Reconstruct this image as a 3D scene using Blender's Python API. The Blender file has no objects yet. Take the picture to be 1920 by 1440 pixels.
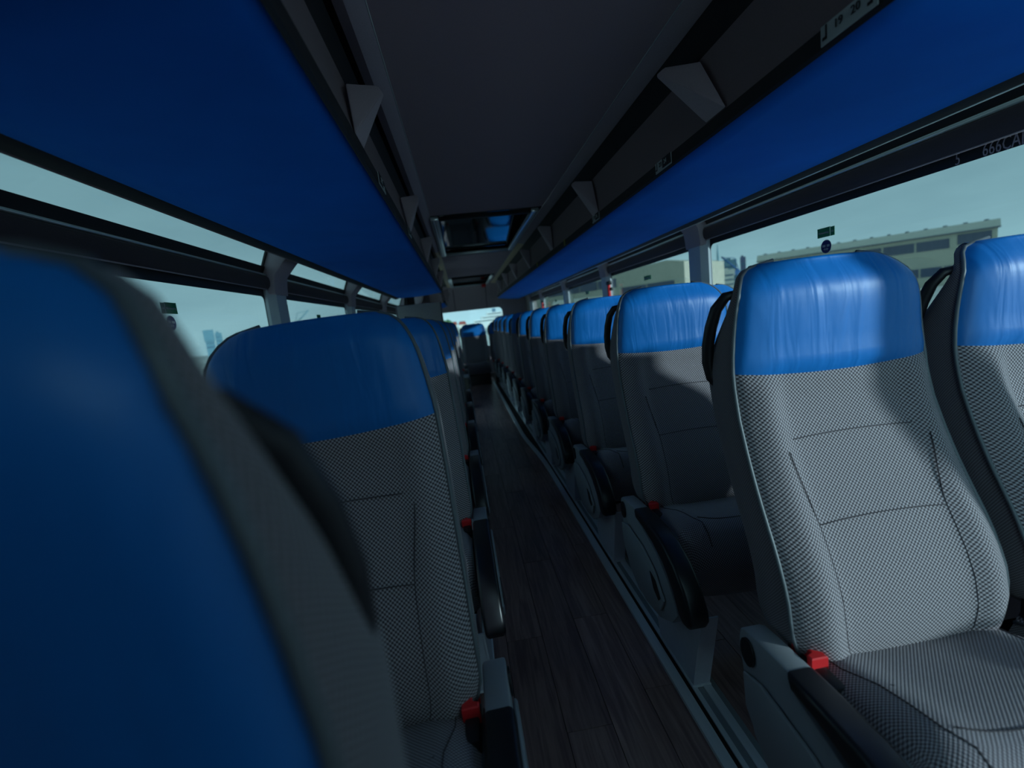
import bpy, bmesh, math, random
from mathutils import Vector, Matrix
random.seed(7)
PI = math.pi
scene = bpy.context.scene
COL = scene.collection

# ------------------------------------------------------------------ camera
# bus coordinates: X to the right, Y towards the rear, Z up from the aisle floor
H = 1.16
FPX = 850.0
roll = math.radians(7.2)
d = Vector((866 - 960, 608 - 720, FPX)).normalized()
e = Vector((math.cos(roll), -math.sin(roll), 0.0))
e.z = -(e.x * d.x + e.y * d.y) / d.z
e.normalize()
g = d.cross(e)
if g.y < 0:
    g = -g
cx = Vector((e.x, d.x, -g.x)); cy = -Vector((e.y, d.y, -g.y)); cz = -Vector((e.z, d.z, -g.z))
cam_data = bpy.data.cameras.new('camera')
cam = bpy.data.objects.new('camera', cam_data)
COL.objects.link(cam)
cam.matrix_world = Matrix(((cx.x, cy.x, cz.x, 0), (cx.y, cy.y, cz.y, 0), (cx.z, cy.z, cz.z, H), (0, 0, 0, 1)))
cam_data.sensor_width = 36.0
cam_data.lens = FPX / 1920.0 * 36.0
cam_data.clip_start = 0.01
cam_data.clip_end = 2000
cam_data.dof.use_dof = True
cam_data.dof.focus_distance = 1.35
cam_data.dof.aperture_fstop = 2.2
scene.camera = cam

# ------------------------------------------------------------------ world: overcast sky
world = bpy.data.worlds.new('overcast_sky')
scene.world = world
world.use_nodes = True
wn = world.node_tree.nodes; wl = world.node_tree.links
wn.clear()
wout = wn.new('ShaderNodeOutputWorld'); wbg = wn.new('ShaderNodeBackground')
wtc = wn.new('ShaderNodeTexCoord'); wsep = wn.new('ShaderNodeSeparateXYZ')
wramp = wn.new('ShaderNodeValToRGB')
wramp.color_ramp.elements[0].position = 0.0; wramp.color_ramp.elements[0].color = (0.24, 0.41, 0.46, 1)
wramp.color_ramp.elements[1].position = 0.40; wramp.color_ramp.elements[1].color = (0.115, 0.215, 0.25, 1)
wno = wn.new('ShaderNodeTexNoise'); wno.inputs['Scale'].default_value = 2.2; wno.inputs['Detail'].default_value = 5
wmap = wn.new('ShaderNodeMapping'); wmap.inputs['Scale'].default_value = (1, 1, 4)
wmix = wn.new('ShaderNodeMix'); wmix.data_type = 'RGBA'; wmix.blend_type = 'MULTIPLY'
wmix.inputs[0].default_value = 0.55
wr2 = wn.new('ShaderNodeValToRGB')
wr2.color_ramp.elements[0].position = 0.3; wr2.color_ramp.elements[0].color = (0.55, 0.6, 0.65, 1)
wr2.color_ramp.elements[1].position = 0.7; wr2.color_ramp.elements[1].color = (1.1, 1.1, 1.1, 1)
wl.new(wtc.outputs['Generated'], wsep.inputs[0]); wl.new(wsep.outputs['Z'], wramp.inputs[0])
wl.new(wtc.outputs['Generated'], wmap.inputs[0]); wl.new(wmap.outputs[0], wno.inputs['Vector'])
wl.new(wno.outputs['Fac'], wr2.inputs[0])
wl.new(wramp.outputs[0], wmix.inputs[6]); wl.new(wr2.outputs[0], wmix.inputs[7])
wl.new(wmix.outputs[2], wbg.inputs['Color']); wl.new(wbg.outputs[0], wout.inputs[0])
wbg.inputs['Strength'].default_value = 3.4

# low hazy sun coming in from the front right through the side windows
sun_d = bpy.data.lights.new('sun', 'SUN'); sun_d.energy = 6.0; sun_d.angle = math.radians(2.2); sun_d.color = (0.74, 0.93, 1.0)
sun = bpy.data.objects.new('sun', sun_d); COL.objects.link(sun)
sun.rotation_euler = Vector((-0.74, 0.62, -0.225)).to_track_quat('-Z', 'Y').to_euler()

vs = scene.view_settings
vs.view_transform = 'Standard'; vs.look = 'None'; vs.exposure = 0.68; vs.gamma = 1.0; vs.use_curve_mapping = False

# ------------------------------------------------------------------ materials
def mat(name, col, rough=0.6, metal=0.0, spec=0.5):
    m = bpy.data.materials.new(name); m.use_nodes = True
    b = m.node_tree.nodes['Principled BSDF']
    b.inputs['Base Color'].default_value = (*col, 1); b.inputs['Roughness'].default_value = rough
    b.inputs['Metallic'].default_value = metal; b.inputs['Specular IOR Level'].default_value = spec
    return m
def nodes(m):
    return m.node_tree.nodes, m.node_tree.links, m.node_tree.nodes['Principled BSDF']
def noisy(name, c1, c2, rough=0.6, scale=20, bump=0.0, spec=0.5, stretch=None, metal=0.0, coord='Object'):
    m = mat(name, c1, rough, metal, spec)
    n, l, b = nodes(m)
    tc = n.new('ShaderNodeTexCoord'); mp = n.new('ShaderNodeMapping'); no = n.new('ShaderNodeTexNoise')
    no.inputs['Scale'].default_value = scale; no.inputs['Detail'].default_value = 4
    if stretch: mp.inputs['Scale'].default_value = stretch
    r = n.new('ShaderNodeValToRGB')
    r.color_ramp.elements[0].position = 0.35; r.color_ramp.elements[0].color = (*c1, 1)
    r.color_ramp.elements[1].position = 0.65; r.color_ramp.elements[1].color = (*c2, 1)
    l.new(tc.outputs[coord], mp.inputs[0]); l.new(mp.outputs[0], no.inputs['Vector'])
    l.new(no.outputs['Fac'], r.inputs[0]); l.new(r.outputs[0], b.inputs['Base Color'])
    if bump:
        bp = n.new('ShaderNodeBump'); bp.inputs['Strength'].default_value = bump; bp.inputs['Distance'].default_value = 0.002
        l.new(no.outputs['Fac'], bp.inputs['Height']); l.new(bp.outputs[0], b.inputs['Normal'])
    return m
def weave(name, dark, light, freq=380.0, bump=0.5, rough=0.9, rot=0.0):
    """basket weave: two crossed sine waves on the metre-scaled UV map"""
    m = mat(name, dark, rough, 0, 0.2)
    n, l, b = nodes(m)
    uv = n.new('ShaderNodeUVMap'); mp = n.new('ShaderNodeMapping'); mp.inputs['Rotation'].default_value = (0, 0, rot)
    sp = n.new('ShaderNodeSeparateXYZ')
    l.new(uv.outputs[0], mp.inputs[0]); l.new(mp.outputs[0], sp.inputs[0])
    def sine(sock):
        a = n.new('ShaderNodeMath'); a.operation = 'MULTIPLY'; a.inputs[1].default_value = freq * 2
        s = n.new('ShaderNodeMath'); s.operation = 'SINE'
        l.new(sock, a.inputs[0]); l.new(a.outputs[0], s.inputs[0]); return s
    p = n.new('ShaderNodeMath'); p.operation = 'MULTIPLY'
    l.new(sine(sp.outputs[0]).outputs[0], p.inputs[0]); l.new(sine(sp.outputs[1]).outputs[0], p.inputs[1])
    q = n.new('ShaderNodeMath'); q.operation = 'MULTIPLY_ADD'; q.inputs[1].default_value = 0.5; q.inputs[2].default_value = 0.5
    l.new(p.outputs[0], q.inputs[0])
    no = n.new('ShaderNodeTexNoise'); no.inputs['Scale'].default_value = 900; no.inputs['Detail'].default_value = 2
    l.new(uv.outputs[0], no.inputs['Vector'])
    mx = n.new('ShaderNodeMath'); mx.operation = 'MULTIPLY_ADD'; mx.inputs[1].default_value = 0.5; 
    l.new(no.outputs['Fac'], mx.inputs[0]); 
    sc = n.new('ShaderNodeMath'); sc.operation = 'MULTIPLY'; sc.inputs[1].default_value = 0.75
    l.new(q.outputs[0], sc.inputs[0]); l.new(sc.outputs[0], mx.inputs[2])
    r = n.new('ShaderNodeValToRGB')
    r.color_ramp.elements[0].position = 0.42; r.color_ramp.elements[0].color = (*dark, 1)
    r.color_ramp.elements[1].position = 0.95; r.color_ramp.elements[1].color = (*light, 1)
    l.new(mx.outputs[0], r.inputs[0]); l.new(r.outputs[0], b.inputs['Base Color'])
    bp = n.new('ShaderNodeBump'); bp.inputs['Strength'].default_value = bump; bp.inputs['Distance'].default_value = 0.002
    l.new(q.outputs[0], bp.inputs['Height']); l.new(bp.outputs[0], b.inputs['Normal'])
    b.inputs['Sheen Weight'].default_value = 0.25; b.inputs['Sheen Roughness'].default_value = 0.5
    return m

M = {}
M['weave'] = weave('grey_basket_weave', (0.06, 0.045, 0.055), (0.66, 0.60, 0.64))
M['twill'] = weave('dark_side_fabric', (0.10, 0.08, 0.09), (0.38, 0.34, 0.37), freq=560, bump=0.3)
M['weave_cush'] = weave('grey_cushion_weave', (0.08, 0.062, 0.078), (0.50, 0.46, 0.51), freq=440)
M['piping'] = mat('grey_piping', (0.16, 0.18, 0.2), 0.4)
M['seam'] = mat('dark_thread', (0.06, 0.05, 0.06), 0.9)
# blue leather with soft upright creases
m = mat('blue_leather', (0.006, 0.21, 0.68), 0.42, 0, 0.5)
n, l, b = nodes(m)
uv = n.new('ShaderNodeUVMap'); mp = n.new('ShaderNodeMapping'); mp.inputs['Scale'].default_value = (1, 0.16, 1)
oi = n.new('ShaderNodeObjectInfo'); ad = n.new('ShaderNodeVectorMath'); ad.operation = 'ADD'
l.new(uv.outputs[0], ad.inputs[0]); l.new(oi.outputs['Random'], ad.inputs[1]); l.new(ad.outputs[0], mp.inputs[0])
n1 = n.new('ShaderNodeTexNoise'); n1.inputs['Scale'].default_value = 26; n1.inputs['Detail'].default_value = 2; n1.inputs['Distortion'].default_value = 0.6
n2 = n.new('ShaderNodeTexNoise'); n2.inputs['Scale'].default_value = 700; n2.inputs['Detail'].default_value = 2
l.new(mp.outputs[0], n1.inputs['Vector']); l.new(uv.outputs[0], n2.inputs['Vector'])
b1 = n.new('ShaderNodeBump'); b1.inputs['Strength'].default_value = 0.35; b1.inputs['Distance'].default_value = 0.012
b2 = n.new('ShaderNodeBump'); b2.inputs['Strength'].default_value = 0.15; b2.inputs['Distance'].default_value = 0.001
l.new(n1.outputs['Fac'], b1.inputs['Height']); l.new(n2.outputs['Fac'], b2.inputs['Height'])
l.new(b1.outputs[0], b2.inputs['Normal']); l.new(b2.outputs[0], b.inputs['Normal'])
M['blue'] = m
M['rackblue'] = noisy('blue_rack_fabric', (0.004, 0.20, 0.86), (0.005, 0.215, 0.90), 0.85, 6, 0.0, 0.15)
M['shell'] = mat('black_plastic_shell', (0.02, 0.019, 0.024), 0.5)
M['black'] = mat('black_rubber', (0.012, 0.011, 0.015), 0.45)
M['pad'] = mat('black_arm_pad', (0.016, 0.015, 0.02), 0.35)
M['armgrey'] = mat('grey_arm_plastic', (0.34, 0.36, 0.40), 0.5)
M['leggrey'] = noisy('grey_painted_steel', (0.58, 0.60, 0.70), (0.62, 0.64, 0.74), 0.45, 30)
M['red'] = mat('red_plastic', (0.90, 0.03, 0.035), 0.4)
M['chrome'] = mat('chrome', (0.7, 0.72, 0.75), 0.15, 1.0)
M['alu'] = noisy('brushed_aluminium', (0.72, 0.76, 0.80), (0.80, 0.84, 0.88), 0.4, 60, 0, 0.5, (1, 0.05, 1), 0.15)
M['alugroove'] = mat('aluminium_groove', (0.30, 0.33, 0.35), 0.5, 0.2)
M['trimdark'] = noisy('charcoal_trim', (0.22, 0.165, 0.18), (0.24, 0.18, 0.20), 0.8, 300, 0.1)
M['beam'] = noisy('dark_beam_padding', (0.075, 0.055, 0.062), (0.085, 0.062, 0.07), 0.8, 300, 0.1)
M['trimblack'] = mat('black_trim', (0.018, 0.016, 0.02), 0.7)
M['trimgrey'] = noisy('grey_felt_trim', (0.46, 0.37, 0.42), (0.50, 0.41, 0.46), 0.85, 300, 0.1)
M['pillar'] = noisy('grey_pillar_trim', (0.66, 0.70, 0.74), (0.70, 0.75, 0.79), 0.7, 200, 0.1)
M['ceil'] = noisy('charcoal_ceiling_felt', (0.46, 0.34, 0.37), (0.51, 0.38, 0.41), 0.9, 400, 0.1)
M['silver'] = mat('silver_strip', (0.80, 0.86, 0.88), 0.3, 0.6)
M['yellow'] = mat('yellow_sticker', (0.28, 0.27, 0.04), 0.6)
M['white'] = mat('white_plate', (0.5, 0.55, 0.56), 0.5)
M['ink'] = mat('dark_ink', (0.02, 0.02, 0.03), 0.6)
M['green'] = mat('green_sign', (0.01, 0.26, 0.10), 0.5)
M['signblue'] = mat('blue_sign', (0.005, 0.01, 0.16), 0.5)
M['mirror'] = mat('dark_hatch_glass', (0.14, 0.18, 0.19), 0.05, 1.0)
M['board'] = noisy('grey_partition_board', (0.44, 0.40, 0.38), (0.48, 0.44, 0.42), 0.7, 60)
M['boxbrown'] = mat('brown_grey_panel', (0.12, 0.115, 0.10), 0.7)
M['creme'] = mat('cream_lit_cove', (0.75, 0.58, 0.38), 0.7)
# wood planks
m = mat('dark_wood_plank', (0.05, 0.035, 0.035), 0.34, 0, 0.35)
n, l, b = nodes(m)
tc = n.new('ShaderNodeTexCoord'); oi = n.new('ShaderNodeObjectInfo'); ad = n.new('ShaderNodeVectorMath'); ad.operation = 'ADD'
mu = n.new('ShaderNodeVectorMath'); mu.operation = 'SCALE'; mu.inputs['Scale'].default_value = 40
l.new(oi.outputs['Random'], mu.inputs[0]); l.new(tc.outputs['Object'], ad.inputs[0]); l.new(mu.outputs[0], ad.inputs[1])
mp = n.new('ShaderNodeMapping'); mp.inputs['Scale'].default_value = (14, 0.8, 1)
no = n.new('ShaderNodeTexNoise'); no.inputs['Scale'].default_value = 4; no.inputs['Detail'].default_value = 6; no.inputs['Distortion'].default_value = 1.2
r = n.new('ShaderNodeValToRGB')
r.color_ramp.elements[0].position = 0.35; r.color_ramp.elements[0].color = (0.19, 0.115, 0.12, 1)
r.color_ramp.elements[1].position = 0.68; r.color_ramp.elements[1].color = (0.36, 0.23, 0.215, 1)
hv = n.new('ShaderNodeHueSaturation'); mr = n.new('ShaderNodeMapRange'); mr.inputs[3].default_value = 0.8; mr.inputs[4].default_value = 1.2
l.new(oi.outputs['Random'], mr.inputs[0]); l.new(mr.outputs[0], hv.inputs['Value'])
l.new(ad.outputs[0], mp.inputs[0]); l.new(mp.outputs[0], no.inputs['Vector']); l.new(no.outputs['Fac'], r.inputs[0])
l.new(r.outputs[0], hv.inputs['Color']); l.new(hv.outputs[0], b.inputs['Base Color'])
bp = n.new('ShaderNodeBump'); bp.inputs['Strength'].default_value = 0.15; bp.inputs['Distance'].default_value = 0.001
l.new(no.outputs['Fac'], bp.inputs['Height']); l.new(bp.outputs[0], b.inputs['Normal'])
M['wood'] = m
M['subfloor'] = mat('floor_joint', (0.012, 0.009, 0.01), 0.9)
# window glass: clear, a little teal, faint reflection
m = bpy.data.materials.new('tinted_window_glass'); m.use_nodes = True
n, l = m.node_tree.nodes, m.node_tree.links; n.clear()
o = n.new('ShaderNodeOutputMaterial'); tr = n.new('ShaderNodeBsdfTransparent'); gl = n.new('ShaderNodeBsdfGlossy'); mx = n.new('ShaderNodeMixShader')
lw = n.new('ShaderNodeLayerWeight'); pw = n.new('ShaderNodeMath'); pw.operation = 'POWER'; pw.inputs[1].default_value = 5.0
fr = n.new('ShaderNodeMath'); fr.operation = 'MULTIPLY_ADD'; fr.inputs[1].default_value = 0.5; fr.inputs[2].default_value = 0.02
l.new(lw.outputs['Facing'], pw.inputs[0]); l.new(pw.outputs[0], fr.inputs[0]); lw.inputs[0].default_value = 0.5
tr.inputs[0].default_value = (0.455, 0.48, 0.48, 1); gl.inputs['Roughness'].default_value = 0.03
l.new(fr.outputs[0], mx.inputs[0]); l.new(tr.outputs[0], mx.inputs[1]); l.new(gl.outputs[0], mx.inputs[2]); l.new(mx.outputs[0], o.inputs[0])
M['glass'] = m
M['screen'] = m.copy(); M['screen'].name = 'clear_windscreen'; M['screen'].node_tree.nodes['Transparent BSDF'].inputs[0].default_value = (0.96, 0.98, 0.98, 1)
M['clearglass'] = m.copy(); M['clearglass'].name = 'clear_glass'
M['clearglass'].node_tree.nodes['Transparent BSDF'].inputs[0].default_value = (0.60, 0.62, 0.62, 1)
# outside
M['ground'] = noisy('pale_concrete_yard', (0.50, 0.52, 0.50), (0.58, 0.6, 0.57), 0.8, 0.1)
M['cream'] = noisy('cream_cladding', (0.56, 0.54, 0.43), (0.60, 0.57, 0.46), 0.8, 0.3)
M['creamroof'] = mat('pale_roof_edge', (0.74, 0.74, 0.66), 0.8)
M['shutter'] = noisy('grey_shutter', (0.09, 0.11, 0.17), (0.12, 0.14, 0.2), 0.7, 1.0, 0, 0.5, (6, 6, 0.2))
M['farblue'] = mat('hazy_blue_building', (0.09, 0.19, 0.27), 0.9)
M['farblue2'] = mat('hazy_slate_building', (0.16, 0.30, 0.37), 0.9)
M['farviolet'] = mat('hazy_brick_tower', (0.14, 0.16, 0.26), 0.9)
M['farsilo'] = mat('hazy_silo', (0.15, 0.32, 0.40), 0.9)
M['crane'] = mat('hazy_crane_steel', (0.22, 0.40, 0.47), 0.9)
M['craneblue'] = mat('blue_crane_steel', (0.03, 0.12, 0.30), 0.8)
M['ship'] = mat('white_ship', (0.62, 0.68, 0.66), 0.6)
M['shipdark'] = mat('ship_window_band', (0.06, 0.10, 0.12), 0.5)
M['redroof'] = mat('red_tile_roof', (0.30, 0.07, 0.06), 0.8)
M['leaf'] = noisy('tree_leaf', (0.05, 0.13, 0.06), (0.09, 0.19, 0.08), 0.9, 2)
M['bark'] = mat('bark', (0.06, 0.045, 0.03), 0.9)

# ------------------------------------------------------------------ builders
def link(o, parent=None):
    COL.objects.link(o)
    if parent is not None: o.parent = parent
    return o
def raw(name, verts, faces, m, parent=None, smooth=False, uvs=None):
    me = bpy.data.meshes.new(name); me.from_pydata([tuple(v) for v in verts], [], faces)
    if uvs is not None:
        layer = me.uv_layers.new(name='UVMap')
        for lp in me.loops: layer.data[lp.index].uv = uvs[lp.vertex_index]
    me.materials.append(m)
    if smooth:
        for p in me.polygons: p.use_smooth = True
    me.update()
    return link(bpy.data.objects.new(name, me), parent)
def from_bm(name, bm, m, parent=None, smooth=False):
    bmesh.ops.recalc_face_normals(bm, faces=bm.faces[:])
    me = bpy.data.meshes.new(name); bm.to_mesh(me); bm.free(); me.materials.append(m)
    if smooth:
        for p in me.polygons: p.use_smooth = True
        me.set_sharp_from_angle(angle=math.radians(38))
    return link(bpy.data.objects.new(name, me), parent)
def bbox(bm, x0, x1, y0, y1, z0, z1):
    vs_ = [bm.verts.new(p) for p in ((x0,y0,z0),(x1,y0,z0),(x1,y1,z0),(x0,y1,z0),(x0,y0,z1),(x1,y0,z1),(x1,y1,z1),(x0,y1,z1))]
    for f in ((0,3,2,1),(4,5,6,7),(0,1,5,4),(1,2,6,5),(2,3,7,6),(3,0,4,7)): bm.faces.new([vs_[i] for i in f])
def box(name, x0, x1, y0, y1, z0, z1, m, parent=None, bev=0.0, seg=2):
    bm = bmesh.new(); bbox(bm, x0, x1, y0, y1, z0, z1)
    if bev: bmesh.ops.bevel(bm, geom=bm.edges[:], offset=bev, segments=seg, affect='EDGES', profile=0.5)
    return from_bm(name, bm, m, parent, smooth=bool(bev))
def prism(name, pts, axis, a0, a1, m, parent=None, bev=0.0, seg=2):
    """closed polygon pts extruded along an axis: 'x' pts=(y,z), 'y' pts=(x,z), 'z' pts=(x,y)"""
    bm = bmesh.new()
    def P(p, a): return {'x': (a, p[0], p[1]), 'y': (p[0], a, p[1]), 'z': (p[0], p[1], a)}[axis]
    A = [bm.verts.new(P(p, a0)) for p in pts]; B = [bm.verts.new(P(p, a1)) for p in pts]
    bm.faces.new(A); bm.faces.new(B[::-1]); n_ = len(pts)
    for i in range(n_): bm.faces.new((A[i], B[i], B[(i+1) % n_], A[(i+1) % n_]))
    bmesh.ops.recalc_face_normals(bm, faces=bm.faces[:])
    if bev:
        cap = [ed for ed in bm.edges if len(ed.link_faces) == 2 and any(len(f.verts) == n_ and n_ > 4 for f in ed.link_faces)] if n_ > 4 else bm.edges[:]
        bmesh.ops.bevel(bm, geom=cap, offset=bev, segments=seg, affect='EDGES', profile=0.5)
    return from_bm(name, bm, m, parent, smooth=True)
def tube(name, pts, r, m, parent=None, sides=8, closed=False):
    pts = [Vector(p) for p in pts]; V = []; F = []; n_ = len(pts)
    prev = None
    for i, p in enumerate(pts):
        if closed: t = pts[(i+1) % n_] - pts[i-1]
        else: t = pts[min(i+1, n_-1)] - pts[max(i-1, 0)]
        t.normalize()
        if prev is None:
            up = Vector((0,0,1)) if abs(t.z) < 0.9 else Vector((0,1,0))
            a = t.cross(up).normalized()
        else:
            a = (prev - t * prev.dot(t)).normalized()
        prev = a; b_ = t.cross(a)
        rr = r[i] if isinstance(r, (list, tuple)) else r
        for k in range(sides):
            th = 2*PI*k/sides; V.append(p + (a*math.cos(th) + b_*math.sin(th))*rr)
    segs = n_ if closed else n_-1
    for i in range(segs):
        for k in range(sides):
            j = (i+1) % n_
            F.append((i*sides+k, i*sides+(k+1) % sides, j*sides+(k+1) % sides, j*sides+k))
    if not closed:
        F.append(tuple(range(sides))[::-1]); F.append(tuple((n_-1)*sides+k for k in range(sides)))
    return raw(name, V, F, m, parent, True)
def cyl(name, c, axis, r, h, m, parent=None, sides=20):
    c = Vector(c); ax = {'x': Vector((1,0,0)), 'y': Vector((0,1,0)), 'z': Vector((0,0,1))}[axis]
    o = tube(name, [c - ax*h/2, c + ax*h/2], r, m, parent, sides)
    for p in o.data.polygons: p.use_smooth = len(p.vertices) == 4
    return o
def thing(name, label, cat, loc=(0,0,0), group=None):
    o = bpy.data.objects.new(name, None); o.empty_display_size = 0.1; COL.objects.link(o); o.location = loc
    o['label'] = label; o['category'] = cat
    if group: o['group'] = group
    return o
def tag(o, label, cat, group=None):
    o['label'] = label; o['category'] = cat
    if group: o['group'] = group
    return o
def struct(o, label=None):
    o['kind'] = 'structure'
    if label: o['label'] = label
    return o
def copy_tree(root):
    c = root.copy(); COL.objects.link(c)
    for ch in list(root.children):
        k = ch.copy(); COL.objects.link(k); k.parent = c
        for s in list(ch.children):
            q = s.copy(); COL.objects.link(q); q.parent = k
    return c
def lerp_tab(t, x):
    if x <= t[0][0]: return t[0][1]
    for (a, va), (b_, vb) in zip(t, t[1:]):
        if x <= b_:
            s = (x-a)/(b_-a); return va + (vb-va)*s
    return t[-1][1]
def text(name, body, size, m, parent, mtx, align='CENTER', depth=0.0006):
    cu = bpy.data.curves.new(name, 'FONT'); cu.body = body; cu.size = size; cu.align_x = align; cu.align_y = 'CENTER'
    cu.extrude = depth; cu.resolution_u = 2
    tmp = bpy.data.objects.new(name, cu); COL.objects.link(tmp)
    me = bpy.data.meshes.new_from_object(tmp.evaluated_get(bpy.context.evaluated_depsgraph_get()))
    bpy.data.objects.remove(tmp); bpy.data.curves.remove(cu)
    me.name = name; me.transform(mtx); me.materials.clear(); me.materials.append(m)
    return link(bpy.data.objects.new(name, me), parent)

Y0, Y1 = -1.7, 10.2           # front bulkhead and rear wall
XL, XR = -1.0, 1.5            # side glass planes
ZC = 1.96                     # ceiling
ZW = 0.64                     # window sill

# ------------------------------------------------------------------ floor
floor = struct(box('floor', XL-0.12, XR+0.12, Y0, Y1, -0.06, -0.004, M['subfloor']))
def planks(xs, y_end, y_start=-0.2):
    base = {}
    for i, (xa, xb) in enumerate(xs):
        y = y_start - random.uniform(0, 0.8)
        while y < y_end:
            ln = 0.915; w = round(xb-xa, 4)
            if w not in base:
                o = box('plank', 0.0008, w-0.0008, 0.0008, ln-0.0008, -0.006, 0.0, M['wood'], floor, 0.0008, 1)
                base[w] = o.data; first = o
            else:
                first = link(bpy.data.objects.new('plank', base[w]), floor)
            first.location = (xa, y, 0); y += ln
seams = [-0.115, 0.017, 0.149, 0.281, 0.413, 0.505]
planks(list(zip(seams, seams[1:])), 8.9)
seams = [0.625, 0.757, 0.889, 1.021, 1.153, 1.285, 1.417, 1.60]
planks(list(zip(seams, seams[1:])), 4.6)
seams = [-1.10, -0.84, -0.58, -0.32, -0.155]
planks(list(zip(seams, seams[1:])), 3.6)

# ------------------------------------------------------------------ side walls below the glass
def side_wall(name, s, x, ya, yb):
    # s=+1 right, -1 left
    return prism(name, [(x+0.10*s, -0.06), (x+0.10*s, 0.55), (x+0.02*s, ZW), (x+0.12*s, ZW), (x+0.16*s, -0.06)], 'y', ya, yb, M['trimgrey'])
struct(side_wall('wall_right', 1, XR, Y0, Y1))
wl_ = struct(side_wall('wall_left', -1, XL, Y0, 5.22))
side_wall('rear_section', -1, XL, 6.55, Y1).parent = wl_
# glazed middle door between the left-hand seats and the rear
door = struct(box('door_1', XL-0.06, XL-0.05, 5.22, 6.55, 0.02, ZW, M['screen']))
for (ya_, yb_, za_, zb_) in ((5.22, 5.27, 0.0, ZW), (6.50, 6.55, 0.0, ZW), (5.86, 5.91, 0.0, ZW), (5.22, 6.55, -0.03, 0.02), (5.22, 6.55, ZW-0.02, ZW)):
    box('door_frame', XL-0.08, XL-0.03, ya_, yb_, za_, zb_, M['trimblack'], door)
wf = struct(box('wall_front', XL-0.2, XR+0.2, Y0-0.05, Y0, -0.06, 0.55, M['trimdark']))
box('windscreen_header', XL-0.2, XR+0.2, Y0-0.05, Y0, 1.95, 2.06, M['trimblack'], wf)
struct(box('window_40', XL-0.1, XR+0.1, Y0-0.03, Y0-0.025, 0.55, 1.95, M['screen']))  # unseen pane added for extra daylight on the seat fronts
# unseen board added to keep front daylight off the foreground seat
struct(box('trim_91', XL+0.0, 0.40, -0.44, -0.40, 0.0, 1.95, M['trimdark'], None, 0.01))
# left front side panel (the glass starts behind the first pillar)
struct(prism('trim_1', [(XL-0.02, ZW), (XL-0.02, 1.57), (XL+0.22, 2.0), (XL+0.14, 2.0), (XL-0.08, 1.57), (XL-0.10, ZW)], 'y', Y0, 0.55, M['trimdark']))
struct(prism('trim_90', [(XR+0.02, ZW), (XR+0.02, 1.57), (XR-0.22, 2.0), (XR-0.14, 2.0), (XR+0.08, 1.57), (XR+0.10, ZW)], 'y', Y0, -0.42, M['trimdark']))  # out of view, closed here to keep sun off the left seats

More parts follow.
